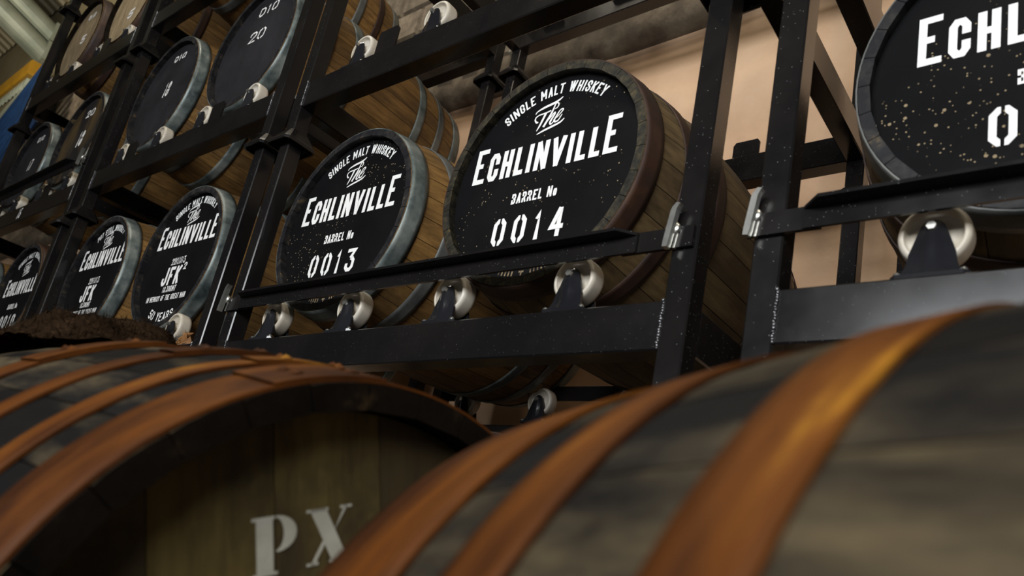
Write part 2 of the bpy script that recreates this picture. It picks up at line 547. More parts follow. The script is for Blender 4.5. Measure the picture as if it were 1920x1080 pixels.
THE = [([(-0.0572, 0.1744), (-0.0529, 0.1808), (-0.033, 0.1874), (-0.0063, 0.192), (0.0085, 0.1975), (0.0168, 0.2034)], [.002, .003, .0055, .006, .0045, .002]),
       ([(-0.044, 0.1503), (-0.0481, 0.1493), (-0.0542, 0.1568), (-0.0535, 0.1645), (-0.0435, 0.1691), (-0.0273, 0.1699), (-0.0109, 0.1729)], [.003, .004, .0035, .003, .003, .0035, .003]),
       ([(-0.0255, 0.1695), (-0.0355, 0.1421), (-0.0439, 0.1255)], [.006, .005, .002]),
       ([(-0.0008, 0.1746), (0.006, 0.1765), (0.0092, 0.1838), (0.0055, 0.1893), (-0.0006, 0.1881), (-0.0082, 0.1647), (-0.0249, 0.1318)], [.002, .0025, .003, .003, .003, .005, .006]),
       ([(-0.0206, 0.1411), (-0.0064, 0.1567), (0.0007, 0.1645), (0.0025, 0.1603), (-0.0065, 0.1433), (-0.0066, 0.1367), (-0.0022, 0.1348), (0.0037, 0.1406)], [.003, .003, .003, .004, .005, .004, .003, .002]),
       ([(0.0092, 0.148), (0.0177, 0.1561), (0.0252, 0.1651), (0.0228, 0.1688), (0.0156, 0.1656), (0.0083, 0.152), (0.004, 0.1428), (0.0083, 0.1379), (0.0165, 0.1401), (0.0244, 0.1542)], [.002, .0025, .003, .003, .003, .004, .0045, .004, .003, .002]),
       ([(-0.0408, 0.1158), (-0.021, 0.1219), (0.0005, 0.1267), (0.0229, 0.1325), (0.0337, 0.1407)], [.002, .0045, .005, .0045, .002])]


def smooth_path(pts, w, k=3):
    P, Q = [], []
    n = len(pts)
    for i in range(n - 1):
        p0, p1, p2, p3 = pts[max(i - 1, 0)], pts[i], pts[i + 1], pts[min(i + 2, n - 1)]
        for j in range(k):
            t = j / k
            P.append(tuple(0.5 * (2 * p1[c] + (p2[c] - p0[c]) * t + (2 * p0[c] - 5 * p1[c] + 4 * p2[c] - p3[c]) * t * t
                                  + (3 * p1[c] - p0[c] - 3 * p2[c] + p3[c]) * t ** 3) for c in (0, 1)))
            Q.append(w[i] * (1 - t) + w[i + 1] * t)
    return P + [pts[-1]], Q + [w[-1]]


def label_lines(y, top='SINGLE MALT WHISKEY', number=None, jfk=None, dz=0.0, tail=True):
    """list of meshes (one per painted line), coordinates about the head centre"""
    out = []
    m = MB()
    s = 0.152 if len(top) > 17 else 0.132
    text_line(m, top, -s, s - 0.012, 0, 0.028, 0.0043, y, arc_fn(0.214 + dz * 0.2))
    out.append(m)
    m = MB()
    for pts, w in THE:
        p, q = smooth_path(pts, [v * 1.15 for v in w])
        stroke(m, [(a, b + dz * 0.6) for a, b in p], q, y)
    out.append(m)
    m = MB()
    z0 = 0.016 + dz
    text_line(m, 'ECHLINVILLE', -0.218, 0.196, z0, 0.076, 0.0128, y, None, {0: 1.26, 10: 1.26})
    out.append(m)
    if number is not None:
        m = MB()
        text_line(m, 'BARREL No', -0.075, 0.055, -0.061, 0.027, 0.0046, y)
        out.append(m)
        m = MB()
        x1 = -0.112 + 0.052 * len(number)
        text_line(m, number, -0.112, x1 - 0.005, -0.163, 0.069, 0.0112, y, gap=0.62)
        out.append(m)
        if tail:
            m = MB()
            text_line(m, 'IIIII T IIIII', -0.07, 0.07, 0, 0.012, 0.004, y, arc_fn(0.247, False))
            m.faded = True
            out.append(m)
    if jfk:
        m = MB()
        text_line(m, '22/11/13', -0.058, 0.040, -0.018, 0.027, 0.0038, y)
        out.append(m)
        m = MB()
        text_line(m, 'JFK', -0.09, 0.035, -0.098, 0.072, 0.0128, y, slant=0.0)
        if jfk == 2:
            text_line(m, '2', 0.046, 0.066, -0.046, 0.028, 0.0055, y)
        out.append(m)
        m = MB()
        text_line(m, '18.30GMT', -0.058, 0.038, -0.126, 0.023, 0.0036, y)
        out.append(m)
        m = MB()
        text_line(m, 'IN MEMORY OF THE GREAT MAN', -0.158, 0.125, -0.158, 0.021, 0.0032, y)
        out.append(m)
        m = MB()
        text_line(m, '50 YEARS', -0.105, 0.085, 0, 0.034, 0.0052, y, arc_fn(0.24, False))
        out.append(m)
    return out


def chalk_lines(y, rows):
    out = []
    for txt, x0, x1, z0, h, t in rows:
        m = MB()
        text_line(m, txt, x0, x1, z0, h, t, y, slant=0.15)
        out.append(m)
    return out


# ------------------------------------------------------------------ barrels
def prof_r(y, L, r, rb):
    return rb - (rb - r) * ((y - L / 2) / (L / 2)) ** 2


_stave_cache = {}


def stave_mesh(L, r, rb, n, mat_wood, mat_chime, cross, stations, thick):
    key = (L, r, rb, n, mat_wood.name, mat_chime.name)
    if key in _stave_cache:
        return _stave_cache[key]
    mb = MB()
    half = PI / n
    gap = 0.0009 / rb
    ys = [0.0] + [L * (i / (stations - 1)) for i in range(1, stations - 1)] + [L]
    rows = []
    for i, y in enumerate(ys):
        R = prof_r(y, L, r, rb)
        row = []
        for k in range(cross + 1):
            a = PI / 2 - (half - gap) + 2 * (half - gap) * k / cross
            edge = 0.0008 if k in (0, cross) else 0.0
            row.append(((R - edge) * math.cos(a), y, (R - edge) * math.sin(a)))
        t = thick if i not in (0, len(ys) - 1) else thick * 0.75
        for k in (cross, 0):
            a = PI / 2 - (half - gap) + 2 * (half - gap) * k / cross
            row.append(((R - t) * math.cos(a), y, (R - t) * math.sin(a)))
        rows.append(row)
    k = len(rows[0])
    vs = [v for row in rows for v in row]
    base = len(vs)
    vs += [v for row in rows for v in row[:cross + 1]]
    fs, mi, sm = [], [], []
    for i in range(len(rows) - 1):
        for j in range(cross, k):
            j2 = (j + 1) % k
            fs.append((i * k + j, i * k + j2, (i + 1) * k + j2, (i + 1) * k + j))
            mi.append(1)
            sm.append(False)
        for j in range(cross):
            q = base + i * (cross + 1) + j
            fs.append((q, q + 1, q + cross + 2, q + cross + 1))
            mi.append(0)
            sm.append(True)
    fs.append(tuple(range(k - 1, -1, -1)))
    fs.append(tuple((len(rows) - 1) * k + j for j in range(k)))
    mi += [1, 1]
    sm += [False, False]
    mb.v, mb.f, mb.m, mb.sm = vs, fs, mi, sm
    me = mb.mesh('stave', [mat_wood, mat_chime])
    _stave_cache[key] = me
    return me


def hoop_mesh(ya, yb, L, r, rb, mat, th=0.0028, seg=72, lap=None, end_lip=True):
    mb = MB()
    n = 4
    e = 0.0003
    ys = [ya + (yb - ya) * i / n for i in range(n + 1)]
    R = [prof_r(y, L, r, rb) for y in ys]
    prof = [(R[0] + e, ys[0])] + [(R[i] + th, ys[i]) for i in range(n + 1)] + [(R[n] + e, ys[n])]
    mb.lathe(prof, seg, smooth=False)
    for i in range(seg, seg * (n + 1)):
        mb.sm[i] = True
    if lap is not None:
        prof2 = [(R[0] + th, ys[0])] + [(R[i] + 2 * th, ys[i]) for i in range(n + 1)] + [(R[n] + th, ys[n])]
        mb.lathe(prof2, 10, smooth=False, a0=lap, a1=lap + 0.34)
        for da in (0.07, 0.24):
            for fy in (0.33, 0.67):
                y = ya + (yb - ya) * fy
                Rr = prof_r(y, L, r, rb) + 2 * th
                c = Vector((Rr * math.cos(lap + da), y, Rr * math.sin(lap + da)))
                ax = Vector((math.cos(lap + da), 0, math.sin(lap + da)))
                u = Vector((0, 1, 0))
                w = ax.cross(u)
                ring = [c + (u * math.cos(t) + w * math.sin(t)) * 0.007 for t in [k * PI / 4 for k in range(8)]]
                mb.add(ring + [c + ax * 0.0045], [(k, (k + 1) % 8, 8) for k in range(8)], 0, True)
    return fix(mb.mesh('hoop', mat))


_hoops = {}


def get_hoop(ya, yb, L, r, rb, mat, **kw):
    key = (round(ya, 4), round(yb, 4), L, r, rb, mat.name, str(kw))
    if key not in _hoops:
        _hoops[key] = hoop_mesh(ya, yb, L, r, rb, mat, **kw)
    return _hoops[key]


def disc_mesh(name, rad, y0, y1, mat):
    mb = MB()
    n = 64
    mb.lathe([(rad, y0), (rad, y1)], n, smooth=True)
    mb.add([(rad * math.cos(2 * PI * i / n), y0, rad * math.sin(2 * PI * i / n)) for i in range(n)], [tuple(range(n))])
    mb.add([(rad * math.cos(2 * PI * i / n), y1, rad * math.sin(2 * PI * i / n)) for i in range(n)], [tuple(range(n - 1, -1, -1))])
    return fix(mb.mesh(name, mat))


BOURBON = dict(L=0.89, r=0.279, rb=0.326)
H_ALL = [(0.0015, 0.052), (0.125, 0.165), (0.25, 0.292), (0.598, 0.64), (0.725, 0.765), (0.838, 0.8885)]
HEAD_Y = 0.022


def barrel(name, label, x, z, wood_m, chime_m, head_m, hoop_ms, lines=(), y=0.04, group=None, paint=None, staves=30, r=None, L=0.89, rb=None, turn=0.0, shift=(0, 0)):
    r = r or BOURBON['r']
    rb = rb or BOURBON['rb']
    t = thing(name, label, 'barrel', (x, y, z - rb), 0, group)
    me = stave_mesh(L, r, rb, staves, wood_m, chime_m, 2, 9, 0.026)
    for k in range(staves):
        o = put('stave', me, t, (0, 0, rb), (0, 2 * PI * k / staves + turn, 0))
    for i, (a, b) in enumerate(H_ALL):
        put('hoop', get_hoop(a, b, L, r, rb, hoop_ms[i % len(hoop_ms)]), t, (0, 0, rb), (0, random.random() * 6, 0))
    hk = (head_m.name, round(r, 3))
    if hk not in _hoops:
        _hoops[hk] = disc_mesh('head', r - 0.018, HEAD_Y, HEAD_Y + 0.02, head_m)
    put('head', _hoops[hk], t, (0, 0, rb))
    bk = ('back', round(r, 3))
    if bk not in _hoops:
        _hoops[bk] = disc_mesh('head', r - 0.018, L - HEAD_Y - 0.02, L - HEAD_Y, RAWH)
    put('head', _hoops[bk], t, (0, 0, rb))
    for m in lines:
        put('lettering', m.mesh('lettering', FADED if getattr(m, 'faded', False) else (paint or PAINT)), t, (shift[0], 0, rb + shift[1]))
    return t


# ------------------------------------------------------------------ the setting
def structure(name, me):
    o = put(name, me)
    o['kind'] = 'structure'
    return o


WY = 1.25
mb = MB()
mb.add([(-20, -7, 0), (6, -7, 0), (6, WY, 0), (-20, WY, 0)], [(0, 1, 2, 3)])
floor = structure('floor', mb.mesh('floor', FLOOR))
mb = MB().box(-20, 6, WY, WY + 0.2, 0, 2.98)
wall = structure('wall_back', mb.mesh('wall_back', PLASTER))
# rough concrete ledge along the wall, with uneven lower lip
mb = MB()
n = 120
vs = []
for i in range(n + 1):
    x = -20 + 26 * i / n
    j = random.uniform(-0.012, 0.012)
    for yy, zz in ((WY, 2.97 + j), (WY - 0.05 + j, 2.985 + j), (WY - 0.07 + j * 0.5, 3.05), (WY - 0.065, 3.14), (WY - 0.03, 3.19), (WY, 3.2)):
        vs.append((x, yy, zz))
mb.add(vs, [(i * 6 + k, (i + 1) * 6 + k, (i + 1) * 6 + k + 1, i * 6 + k + 1) for i in range(n) for k in range(5)], 0, True)
ledge = structure('trim_1', fix(mb.mesh('trim_1', BAND)))
ledge['label'] = 'rough dark concrete ledge running along the top of the plaster'
mb = MB().box(-20, 6, WY, WY + 0.2, 2.98, 5.3)
upper = structure('wall_upper', mb.mesh('wall_upper', BAND))
BW, BH = 0.44, 0.215
bmesh_block = []
for v in range(3):
    mb = MB()
    e = 0.012
    mb.add([(e, 0, e), (BW - e, 0, e), (BW - e, 0, BH - e), (e, 0, BH - e),
            (e + .008, -0.02, e + .008), (BW - e - .008, -0.02 - .004 * v, e + .008), (BW - e - .008, -0.022, BH - e - .008), (e + .008, -0.018 - .003 * v, BH - e - .008)],
           [(4, 5, 6, 7), (0, 1, 5, 4), (1, 2, 6, 5), (2, 3, 7, 6), (3, 0, 4, 7)])
    bmesh_block.append(fix(mb.mesh('block', BLOCK)))
for j in range(9):
    for i in range(14):
        put('block', random.choice(bmesh_block), upper, (-5.6 + i * BW + (0.22 if j % 2 else 0), WY + 0.002, 3.21 + j * BH))
# patches of light along the ledge, shaped as small pale blocks
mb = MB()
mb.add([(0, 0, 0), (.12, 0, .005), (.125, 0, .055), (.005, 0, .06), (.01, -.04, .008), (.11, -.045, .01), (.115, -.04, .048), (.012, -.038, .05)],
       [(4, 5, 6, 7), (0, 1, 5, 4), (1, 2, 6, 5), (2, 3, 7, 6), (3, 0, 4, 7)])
light_patch_me = fix(mb.mesh('light_patch', LIGHT_PATCH))
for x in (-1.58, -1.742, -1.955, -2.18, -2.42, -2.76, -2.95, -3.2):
    put('light_patch', light_patch_me, ledge, (x - 0.06, WY - 0.055, 3.125))
# wall above: cream sheeting up to the roof
mb = MB().box(-20, 6, WY + 0.02, WY + 0.2, 5.3, 7.6)
structure('wall_top', mb.mesh('wall_top', CREAM))
mb = MB().box(-20.2, -20, -7, WY, 0, 11)
structure('wall_left', mb.mesh('wall_left', CREAM))
SL = 0.38


def roof_z(y, z0):
    return z0 + SL * (1.2 - y)


# sloping roof, each ribbed sheet a part
mb = MB()
mb.add([(-20, WY + .2, roof_z(WY + .2, 7.4)), (6, WY + .2, roof_z(WY + .2, 7.4)), (6, -7, roof_z(-7, 7.4)), (-20, -7, roof_z(-7, 7.4))], [(0, 1, 2, 3)])
ceil = structure('ceiling', mb.mesh('ceiling', CREAM))
mb = MB()
prof = []
for k in range(5):
    b = k * 0.2
    prof += [(b, 0), (b + .05, 0), (b + .075, -.04), (b + .125, -.04), (b + .15, 0)]
prof.append((1.0, 0))
npf = len(prof)
vs = [(x, WY, roof_z(WY, 7.33) + z) for x, z in prof] + [(x, -6.8, roof_z(-6.8, 7.33) + z) for x, z in prof]
mb.add(vs, [(i, i + 1, npf + i + 1, npf + i) for i in range(npf - 1)])
sheet_me = fix(mb.mesh('roof_sheet', CREAM))
for i in range(20):
    put('roof_sheet', sheet_me, ceil, (-20 + i * 1.005, 0, 0.004 * (i % 2)))

# silver rafter with two rounded ribs, under the roof
raf = thing('roof_rafter', 'silver rafter with two rounded ribs sloping under the cream roof', 'rafter', (-11.6, 1.2, 6.1))
for z0 in (0.0, 0.3):
    mb = MB()
    n = 10
    ring = []
    for i in range(n + 1):
        a = -PI / 2 + PI * i / n
        ring.append((0.13 * math.cos(a), 0.15 + 0.145 * math.sin(a)))
    ring += [(-0.1, 0.295), (-0.1, 0.005)]
    m_ = len(ring)
    y1 = -5.0
    vs = [(x, 0, z) for x, z in ring] + [(x, y1, z - SL * y1) for x, z in ring]
    mb.add(vs, [(i, (i + 1) % m_, m_ + (i + 1) % m_, m_ + i) for i in range(m_)], 0, False)
    mb.add([(x, 0, z) for x, z in ring], [tuple(range(m_))])
    mb.box(-0.1, 0.14, -0.05, 0.02, 0.01, 0.29)
    put('rib', fix(mb.mesh('rib', SILVER)), raf, (0, 0, z0))
mb = MB().box(-0.12, -0.02, -0.1, 0.04, -6.1, 0.0)
put('column', mb.mesh('column', CREAM), raf)


def bar_between(p, q, w, h, mat, name):
    d = Vector(q) - Vector(p)
    mb = MB().tubebox(0, 0, d.length, -w / 2, w / 2, -h / 2, h / 2, 0.02)
    o = bpy.data.objects.new(name, fix(mb.mesh(name, mat)))
    C.objects.link(o)
    o.location = p
    o.rotation_euler = d.to_track_quat('X', 'Z').to_euler()
    return o


t = thing('crane_beam', 'yellow overhead beam with a toothed lower edge, far left under the roof', 'beam', (-11.4, 1.0, 5.5))
o = bar_between((-1.3, 0, 0.0), (0.62, 0, 0.1), 0.14, 0.2, YELLOW, 'beam')
o.parent = t
mb = MB()
for k in range(14):
    x = -1.3 + k * 0.13
    mb.prism([(x, -0.1 + (x + 1.3) * 0.05), (x + 0.13, -0.095 + (x + 1.3) * 0.05), (x + 0.065, -0.2 + (x + 1.3) * 0.05)], -0.02, 0.02)
put('toothed_strip', fix(mb.mesh('toothed_strip', SILVER)), t)
t = bar_between((-12.0, 1.06, 4.93), (-10.45, 1.06, 5.47), 0.1, 0.34, SILVER, 'guard_rail')
t['label'] = 'pale grey sloping rail under the yellow toothed beam'
t['category'] = 'rail'
# blue ribbed sheets stacked on the slope below the rail
t = thing('ribbed_sheet', 'blue ribbed sheets leaning at the far left behind the racks', 'sheet', (-10.6, 0.95, 4.4))
for k in range(9):
    f = k / 8
    a = Vector((-11.6 + 1.1 * f, 0.95, 4.55 - 1.0 * f))
    b = Vector((-9.9 + 0.35 * f, 0.95, 5.5 - 1.0 * f))
    o = bar_between(a - Vector(t.location), b - Vector(t.location), 0.05, 0.115, BLUE, 'slat')
    o.parent = t

for dx, dz in ((-0.55, 0.3), (0.35, 0.75)):
    put('bracket', fix(MB().box(dx - 0.03, dx + 0.03, 0.02, WY - 0.95 - 0.03, dz - 0.5, dz).mesh('bracket', STEEL_BLK)), t)

# ------------------------------------------------------------------ racks
WU = 1.524          # width over the posts
PS = 0.05           # post size
DEP = 0.91          # rear face of the rear posts
BHT = 0.092         # beam height
FOOT = -0.228       # underside of the feet, from the beam top
PITCH = 0.879
PIT_U = 1.6255


def post_mesh(h0, h1):
    return fix(MB().tubebox(2, h0, h1, 0, PS, 0, PS, 0.003).mesh('post', STEEL_BLK))


POST_ME = post_mesh(FOOT + 0.03, PITCH + FOOT + 0.0295)
BEAM_ME = fix(MB().tubebox(0, PS, WU - PS, 0, 0.055, -BHT, 0, 0.003).mesh('beam', STEEL_BLK))
RAIL_ME = fix(MB().tubebox(1, PS, DEP - PS, 0, PS, -BHT, -0.004, 0.003).mesh('side_rail', STEEL_BLK))


def cup():
    mb = MB()
    def sq(h, z, ch):
        return [(-h + ch, -h, z), (h - ch, -h, z), (h, -h + ch, z), (h, h - ch, z), (h - ch, h, z), (-h + ch, h, z), (-h, h - ch, z), (-h, -h + ch, z)]
    rings = [sq(0.0265, 0.055, .004), sq(0.032, 0.05, .006), sq(0.053, 0.016, .012), sq(0.056, 0.010, .012), sq(0.056, 0, .012), sq(0.052, 0, .012), sq(0.048, 0.013, .012), sq(0.026, 0.04, .004)]
    vs = [v for r_ in rings for v in r_]
    mb.add(vs, [(i * 8 + k, i * 8 + (k + 1) % 8, (i + 1) * 8 + (k + 1) % 8, (i + 1) * 8 + k) for i in range(7) for k in range(8)])
    return fix(mb.mesh('foot_cup', STEEL_BLK))


CUP_ME = cup()


def castor_meshes():
    mb = MB()
    # base plate with clipped corners
    a, b, c = 0.052, 0.042, 0.008
    ring = [(-a + c, -b), (a - c, -b), (a, -b + c), (a, b - c), (a - c, b), (-a + c, b), (-a, b - c), (-a, -b + c)]
    vs = [(x, y, 0.0) for x, y in ring] + [(x, y, 0.007) for x, y in ring]
    mb.add(vs, [tuple(range(7, -1, -1)), tuple(range(8, 16))] + [(i, (i + 1) % 8, (i + 1) % 8 + 8, i + 8) for i in range(8)])
    rows = [(.006, .046, .010, .0), (.010, .042, .0085, .001), (.017, .037, .005, .002), (.028, .0335, .002, .0035), (.045, .031, .0008, .005),
            (.060, .026, 0, .005), (.078, .020, 0, .004), (.089, .0155, 0, .003), (.095, .011, 0, .0015), (.098, .005, 0, .0005)]
    nc = 9
    for s in (-1, 1):
        vo, vi = [], []
        for z, hw, out_, bul in rows:
            for k in range(nc):
                q = -1 + 2 * k / (nc - 1)
                rib = 0.006 * max(0.0, 1 - (abs(q) * hw / 0.014) ** 2) if z < 0.092 else 0
                yy = 0.0245 + out_ + bul * (1 - q * q) + rib
                vo.append((q * hw, s * yy, z))
                vi.append((q * hw, s * (yy - 0.004), z))
        nr = len(rows)
        n0 = nr * nc
        fs = []
        for i in range(nr - 1):
            for k in range(nc - 1):
                p = i * nc + k
                fs.append((p, p + 1, p + nc + 1, p + nc))
                fs.append((n0 + p, n0 + p + nc, n0 + p + nc + 1, n0 + p + 1))
        mb.add(vo + vi, fs, 0, True)
        rim = [i * nc for i in range(nr)] + [(nr - 1) * nc + k for k in range(1, nc)] + [i * nc + nc - 1 for i in range(nr - 2, -1, -1)]
        mb.add(vo + vi, [(p, q, q + n0, p + n0) for p, q in zip(rim[:-1], rim[1:])], 0, False)
    castor = fix(mb.mesh('castor', FORK))
    mb = MB()
    for sx in (-1, 1):
        for sy in (-1, 1):
            mb.lathe([(0.0055, 0.007), (0.0055, 0.011), (0.003, 0.0135), (0.0001, 0.014)], 8, 'z', 0, (sx * 0.043, sy * 0.033, 0))
    global PBOLT_ME
    PBOLT_ME = fix(mb.mesh('plate_bolts', ZINC))
    mb = MB()
    w = 0.0205
    R = 0.05
    side = [(0.007, -w - .002), (0.013, -w - .002)], [(0.013, -w - .002), (0.0145, -w + .010), (0.018, -w + .013), (0.036, -w + .013), (0.039, -w + .009), (0.0405, -w + .001)]
    for pr in side:
        mb.lathe(pr, 40)
        mb.lathe([(r_, -t_) for r_, t_ in pr], 40)
    mb.lathe([(0.0405, -w + .001), (0.0425, -w - .0002), (0.0455, -w + .0006), (0.0482, -w + .003), (0.0496, -w + .0065), (R, -w + .011), (R, w - .011), (0.0496, w - .0065), (0.0482, w - .003), (0.0455, w - .0006), (0.0425, w + .0002), (0.0405, w - .001)], 40)
    wheel = mb.mesh('wheel', NYLON)
    mb = MB()
    for s in (-1, 1):
        yy0, yy1 = s * 0.0315, s * 0.0385
        ring = [(0.0075 * math.cos(k * PI / 3), 0.0075 * math.sin(k * PI / 3)) for k in range(6)]
        vs = [(x, yy0, z) for x, z in ring] + [(x * .92, yy1, z * .92) for x, z in ring]
        mb.add(vs, [tuple(range(6)), tuple(range(11, 5, -1))] + [(i, (i + 1) % 6, (i + 1) % 6 + 6, i + 6) for i in range(6)])
    mb.lathe([(0.0045, -0.031), (0.0045, 0.031)], 10)
    return castor, wheel, fix(mb.mesh('axle_bolt', ZINC))


CASTOR_ME, WHEEL_ME, BOLT_ME = castor_meshes()
AXZ = 0.079
TAB_ME = fix(MB().prism([(-0.044, -0.004), (0.044, -0.004), (0.044, 0.064), (0.036, 0.075), (-0.036, 0.075), (-0.044, 0.064)], 0.004, 0.010).mesh('stop_tab', STEEL_BLK))


def weld_mesh():
    mb = MB()
    rnd = random.Random(3)
    z = -BHT
    while z < -0.002:
        r = rnd.uniform(0.0028, 0.0042)
        c = (rnd.uniform(-.001, .001), 0.0, z + r)
        mb.lathe([(0.0001, -r), (r * .7, -r * .7), (r, 0), (r * .7, r * .7), (0.0001, r)], 8, 'z', 0, c)
        z += r * 1.35
    return fix(mb.mesh('weld_bead', WELD))


WELD_ME = weld_mesh()


def wing_bolt_mesh():
    mb = MB()
    # boss, threaded end, and a flat finger bar with a bent tip
    mb.lathe([(0.0001, -0.034), (0.011, -0.034), (0.0125, -0.031), (0.0125, -0.024), (0.009, -0.022), (0.009, 0.004)], 20)
    out = [(-0.0045, -0.042), (0.0045, -0.042), (0.0055, -0.03), (0.0055, 0.03), (0.008, 0.038), (0.010, 0.042), (0.002, 0.043), (-0.004, 0.034), (-0.0055, 0.026), (-0.0055, -0.03)]
    mb.prism(out, -0.046, -0.033)
    mb.box(0.004, 0.010, -0.028, -0.020, -0.036, -0.008)
    return fix(mb.mesh('wing_bolt', ZINC))


WING_ME = wing_bolt_mesh()


def bar_mesh():
    """angle-iron bar between the posts: upright leg and a forward flange"""
    mb = MB()
    x0, x1 = 0.085, WU - 0.115
    z0, z1 = 0.092, 0.131
    mb.box(x0, x1, -0.016, -0.010, z0, z1)
    # flange with clipped ends
    c = 0.03
    vs = [(x0, -0.016, z1 - .006), (x1, -0.016, z1 - .006), (x1 - c, -0.045, z1 - .006), (x0 + c, -0.045, z1 - .006)]
    vs += [(x, y, z + 0.006) for x, y, z in vs]
    mb.add(vs, [(3, 2, 1, 0), (4, 5, 6, 7), (0, 1, 5, 4), (1, 2, 6, 5), (2, 3, 7, 6), (3, 0, 4, 7)])
    return fix(mb.mesh('retaining_bar', STEEL_BLK))


BAR_ME = bar_mesh()
BACK_ME = fix(MB().tubebox(0, PS, WU - PS, DEP - 0.012, DEP - 0.004, 0.10, 0.15, 0.001).mesh('back_stop', STEEL_BLK))
PLATE_L = fix(MB().box(-0.01, 0.11, -0.009, -0.001, 0.094, 0.134).mesh('end_plate', STEEL_BLK))
PLATE_R = fix(MB().box(WU - 0.15, WU - 0.006, -0.009, -0.001, 0.094, 0.134).mesh('end_plate', STEEL_BLK))
ORD = {1: 'bottom', 2: 'second', 3: 'third', 4: 'fourth', 5: 'fifth'}


def rack(x0, zt, level, label, wheels=True, bar=False, tabs=False, spread=0.172, offs=(-0.39, 0.31), welds=True, chalk=None, bare=(), backstop=False):
    """x0 = outer left edge, zt = top of the front beam"""
    t = thing('barrel_rack', label, 'rack', (x0, 0, zt + FOOT), 0, 'stacked black barrel racks')
    k = -FOOT
    for px in (0, WU - PS):
        for py in (0, DEP - PS):
            put('post', POST_ME, t, (px, py, k))
            put('foot_cup', CUP_ME, t, (px + PS / 2, py + PS / 2, 0))
    put('beam', BEAM_ME, t, (0, 0.0015, k))
    put('beam', BEAM_ME, t, (0, DEP - 0.0565, k))
    put('side_rail', RAIL_ME, t, (0, 0, k))
    put('side_rail', RAIL_ME, t, (WU - PS, 0, k))
    if welds:
        put('weld_bead', WELD_ME, t, (PS, 0.0005, k))
        put('weld_bead', WELD_ME, t, (WU - PS, 0.0005, k))
    mid = WU / 2
    if wheels:
        for o_ in offs:
            for s in (-1, 1):
                for y in (0.048, DEP - 0.055):
                    if (o_, s, y > 0.5) in bare:
                        continue
                    c = put('castor', CASTOR_ME, t, (mid + o_ + 0.001 + s * spread, y, k))
                    put('wheel', WHEEL_ME, c, (0, 0, AXZ), (0, random.random() * 3, 0), 'white nylon wheel')
                    put('axle_bolt', BOLT_ME, c, (0, 0, AXZ + 0.004), (0, random.random(), 0))
                    put('plate_bolts', PBOLT_ME, c, stuff=True)
    if tabs:
        for o_ in offs:
            put('stop_tab', TAB_ME, t, (mid + o_, 0, k))
            put('stop_tab', TAB_ME, t, (mid + o_, DEP - 0.03, k))
    if bar:
        b = put('retaining_bar', BAR_ME, t, (0, 0, k))
        put('end_plate', PLATE_L, b)
        put('end_plate', PLATE_R, b)
        put('wing_bolt', WING_ME, b, (0.002, 0.018, 0.13), (0, 0.12, 0), 'shiny zinc wing bolt')
        put('wing_bolt', WING_ME, b, (WU - 0.044, 0.018, 0.13), (0, 0.12, 0), 'shiny zinc wing bolt')
    if backstop:
        put('back_stop', BACK_ME, t, (0, 0, k))
    if chalk:
        for txt, cx in chalk:
            m = MB()
            text_line(m, txt, cx, cx + 0.045, k - 0.075, 0.06, 0.007, -0.0006, slant=0.2)
            put('chalk_mark', m.mesh('chalk_mark', CHALK), t)
    return t


Z2 = 0.512 + ZC
X0 = [-2.118, -2.118 - PIT_U, -2.118 - 2 * PIT_U - 0.01]
XR = -0.4925
who = {0: 'middle', 1: 'second stack from the left', 2: 'far left stack'}
DZ = {(0, 3): 0.008, (0, 4): 0.01, (1, 2): 0.006, (1, 3): 0.028, (1, 4): 0.03, (2, 2): 0.008, (2, 3): 0.012, (2, 4): 0.014, (2, 5): 0.016}

LBL = {
    (0, 1): 'black steel rack on the floor behind the two big rusty-hooped casks',
    (0, 2): 'black steel rack carrying barrels 0013 and 0014 behind a retaining bar',
    (0, 3): 'empty black steel rack with castors above barrels 0013 and 0014',
    (0, 4): 'black steel rack above the empty castored rack, only its rear feet showing',
    (1, 1): 'black steel rack on the floor under the rack of the two JFK barrels',
    (1, 2): 'black steel rack carrying the two JFK barrels',
    (1, 3): 'black steel rack carrying the chalked D10 18 and D10 20 barrels',
    (1, 4): 'black steel rack above the chalked D10 18 and D10 20 barrels',
    (2, 1): 'black steel rack on the floor in the stack farthest along the wall',
    (2, 2): 'black steel rack carrying barrel 0010 at the left edge',
    (2, 3): 'black steel rack with a retaining bar and chalked 16 on its beam',
    (2, 4): 'black steel rack carrying the two bare wood headed barrels',
    (2, 5): 'topmost black steel rack, above the bare wood headed barrels',
}
for s in (0, 1, 2):
    for lv in (1, 2, 3, 4, 5):
        if lv == 5 and s != 2:
            continue
        zt = Z2 + (lv - 2) * PITCH + DZ.get((s, lv), 0)
        rack(X0[s], zt, lv, LBL[(s, lv)], offs=(-0.35, 0.386) if (s, lv) == (0, 3) else (-0.39, 0.31), spread=0.165 if (s, lv) == (0, 3) else 0.172,
             bare=((0.386, 1, True),) if (s, lv) == (0, 3) else (), wheels=(lv >= 2 or s == 0) and (s, lv) != (2, 5), bar=(s, lv) in ((0, 2), (2, 3), (2, 2)), backstop=(s, lv) == (0, 2), tabs=lv >= 3,
             chalk=[('17', 0.20), ('16', 0.78)] if (s, lv) == (2, 3) else ([('12', 0.08)] if (s, lv) == (1, 2) else None))
for lv, lab in ((1, 'black steel rack on the floor at the right, below the barrel at the right edge'),
                (2, 'black steel rack with a bar, carrying the cropped barrel at the right edge'),
                (3, 'black steel rack above the cropped barrel at the right edge')):
    rack(XR, Z2 + (lv - 2) * PITCH, lv, lab, wheels=lv == 2, bar=lv == 2, tabs=lv == 3, spread=0.141, offs=(-0.36, 0.34))

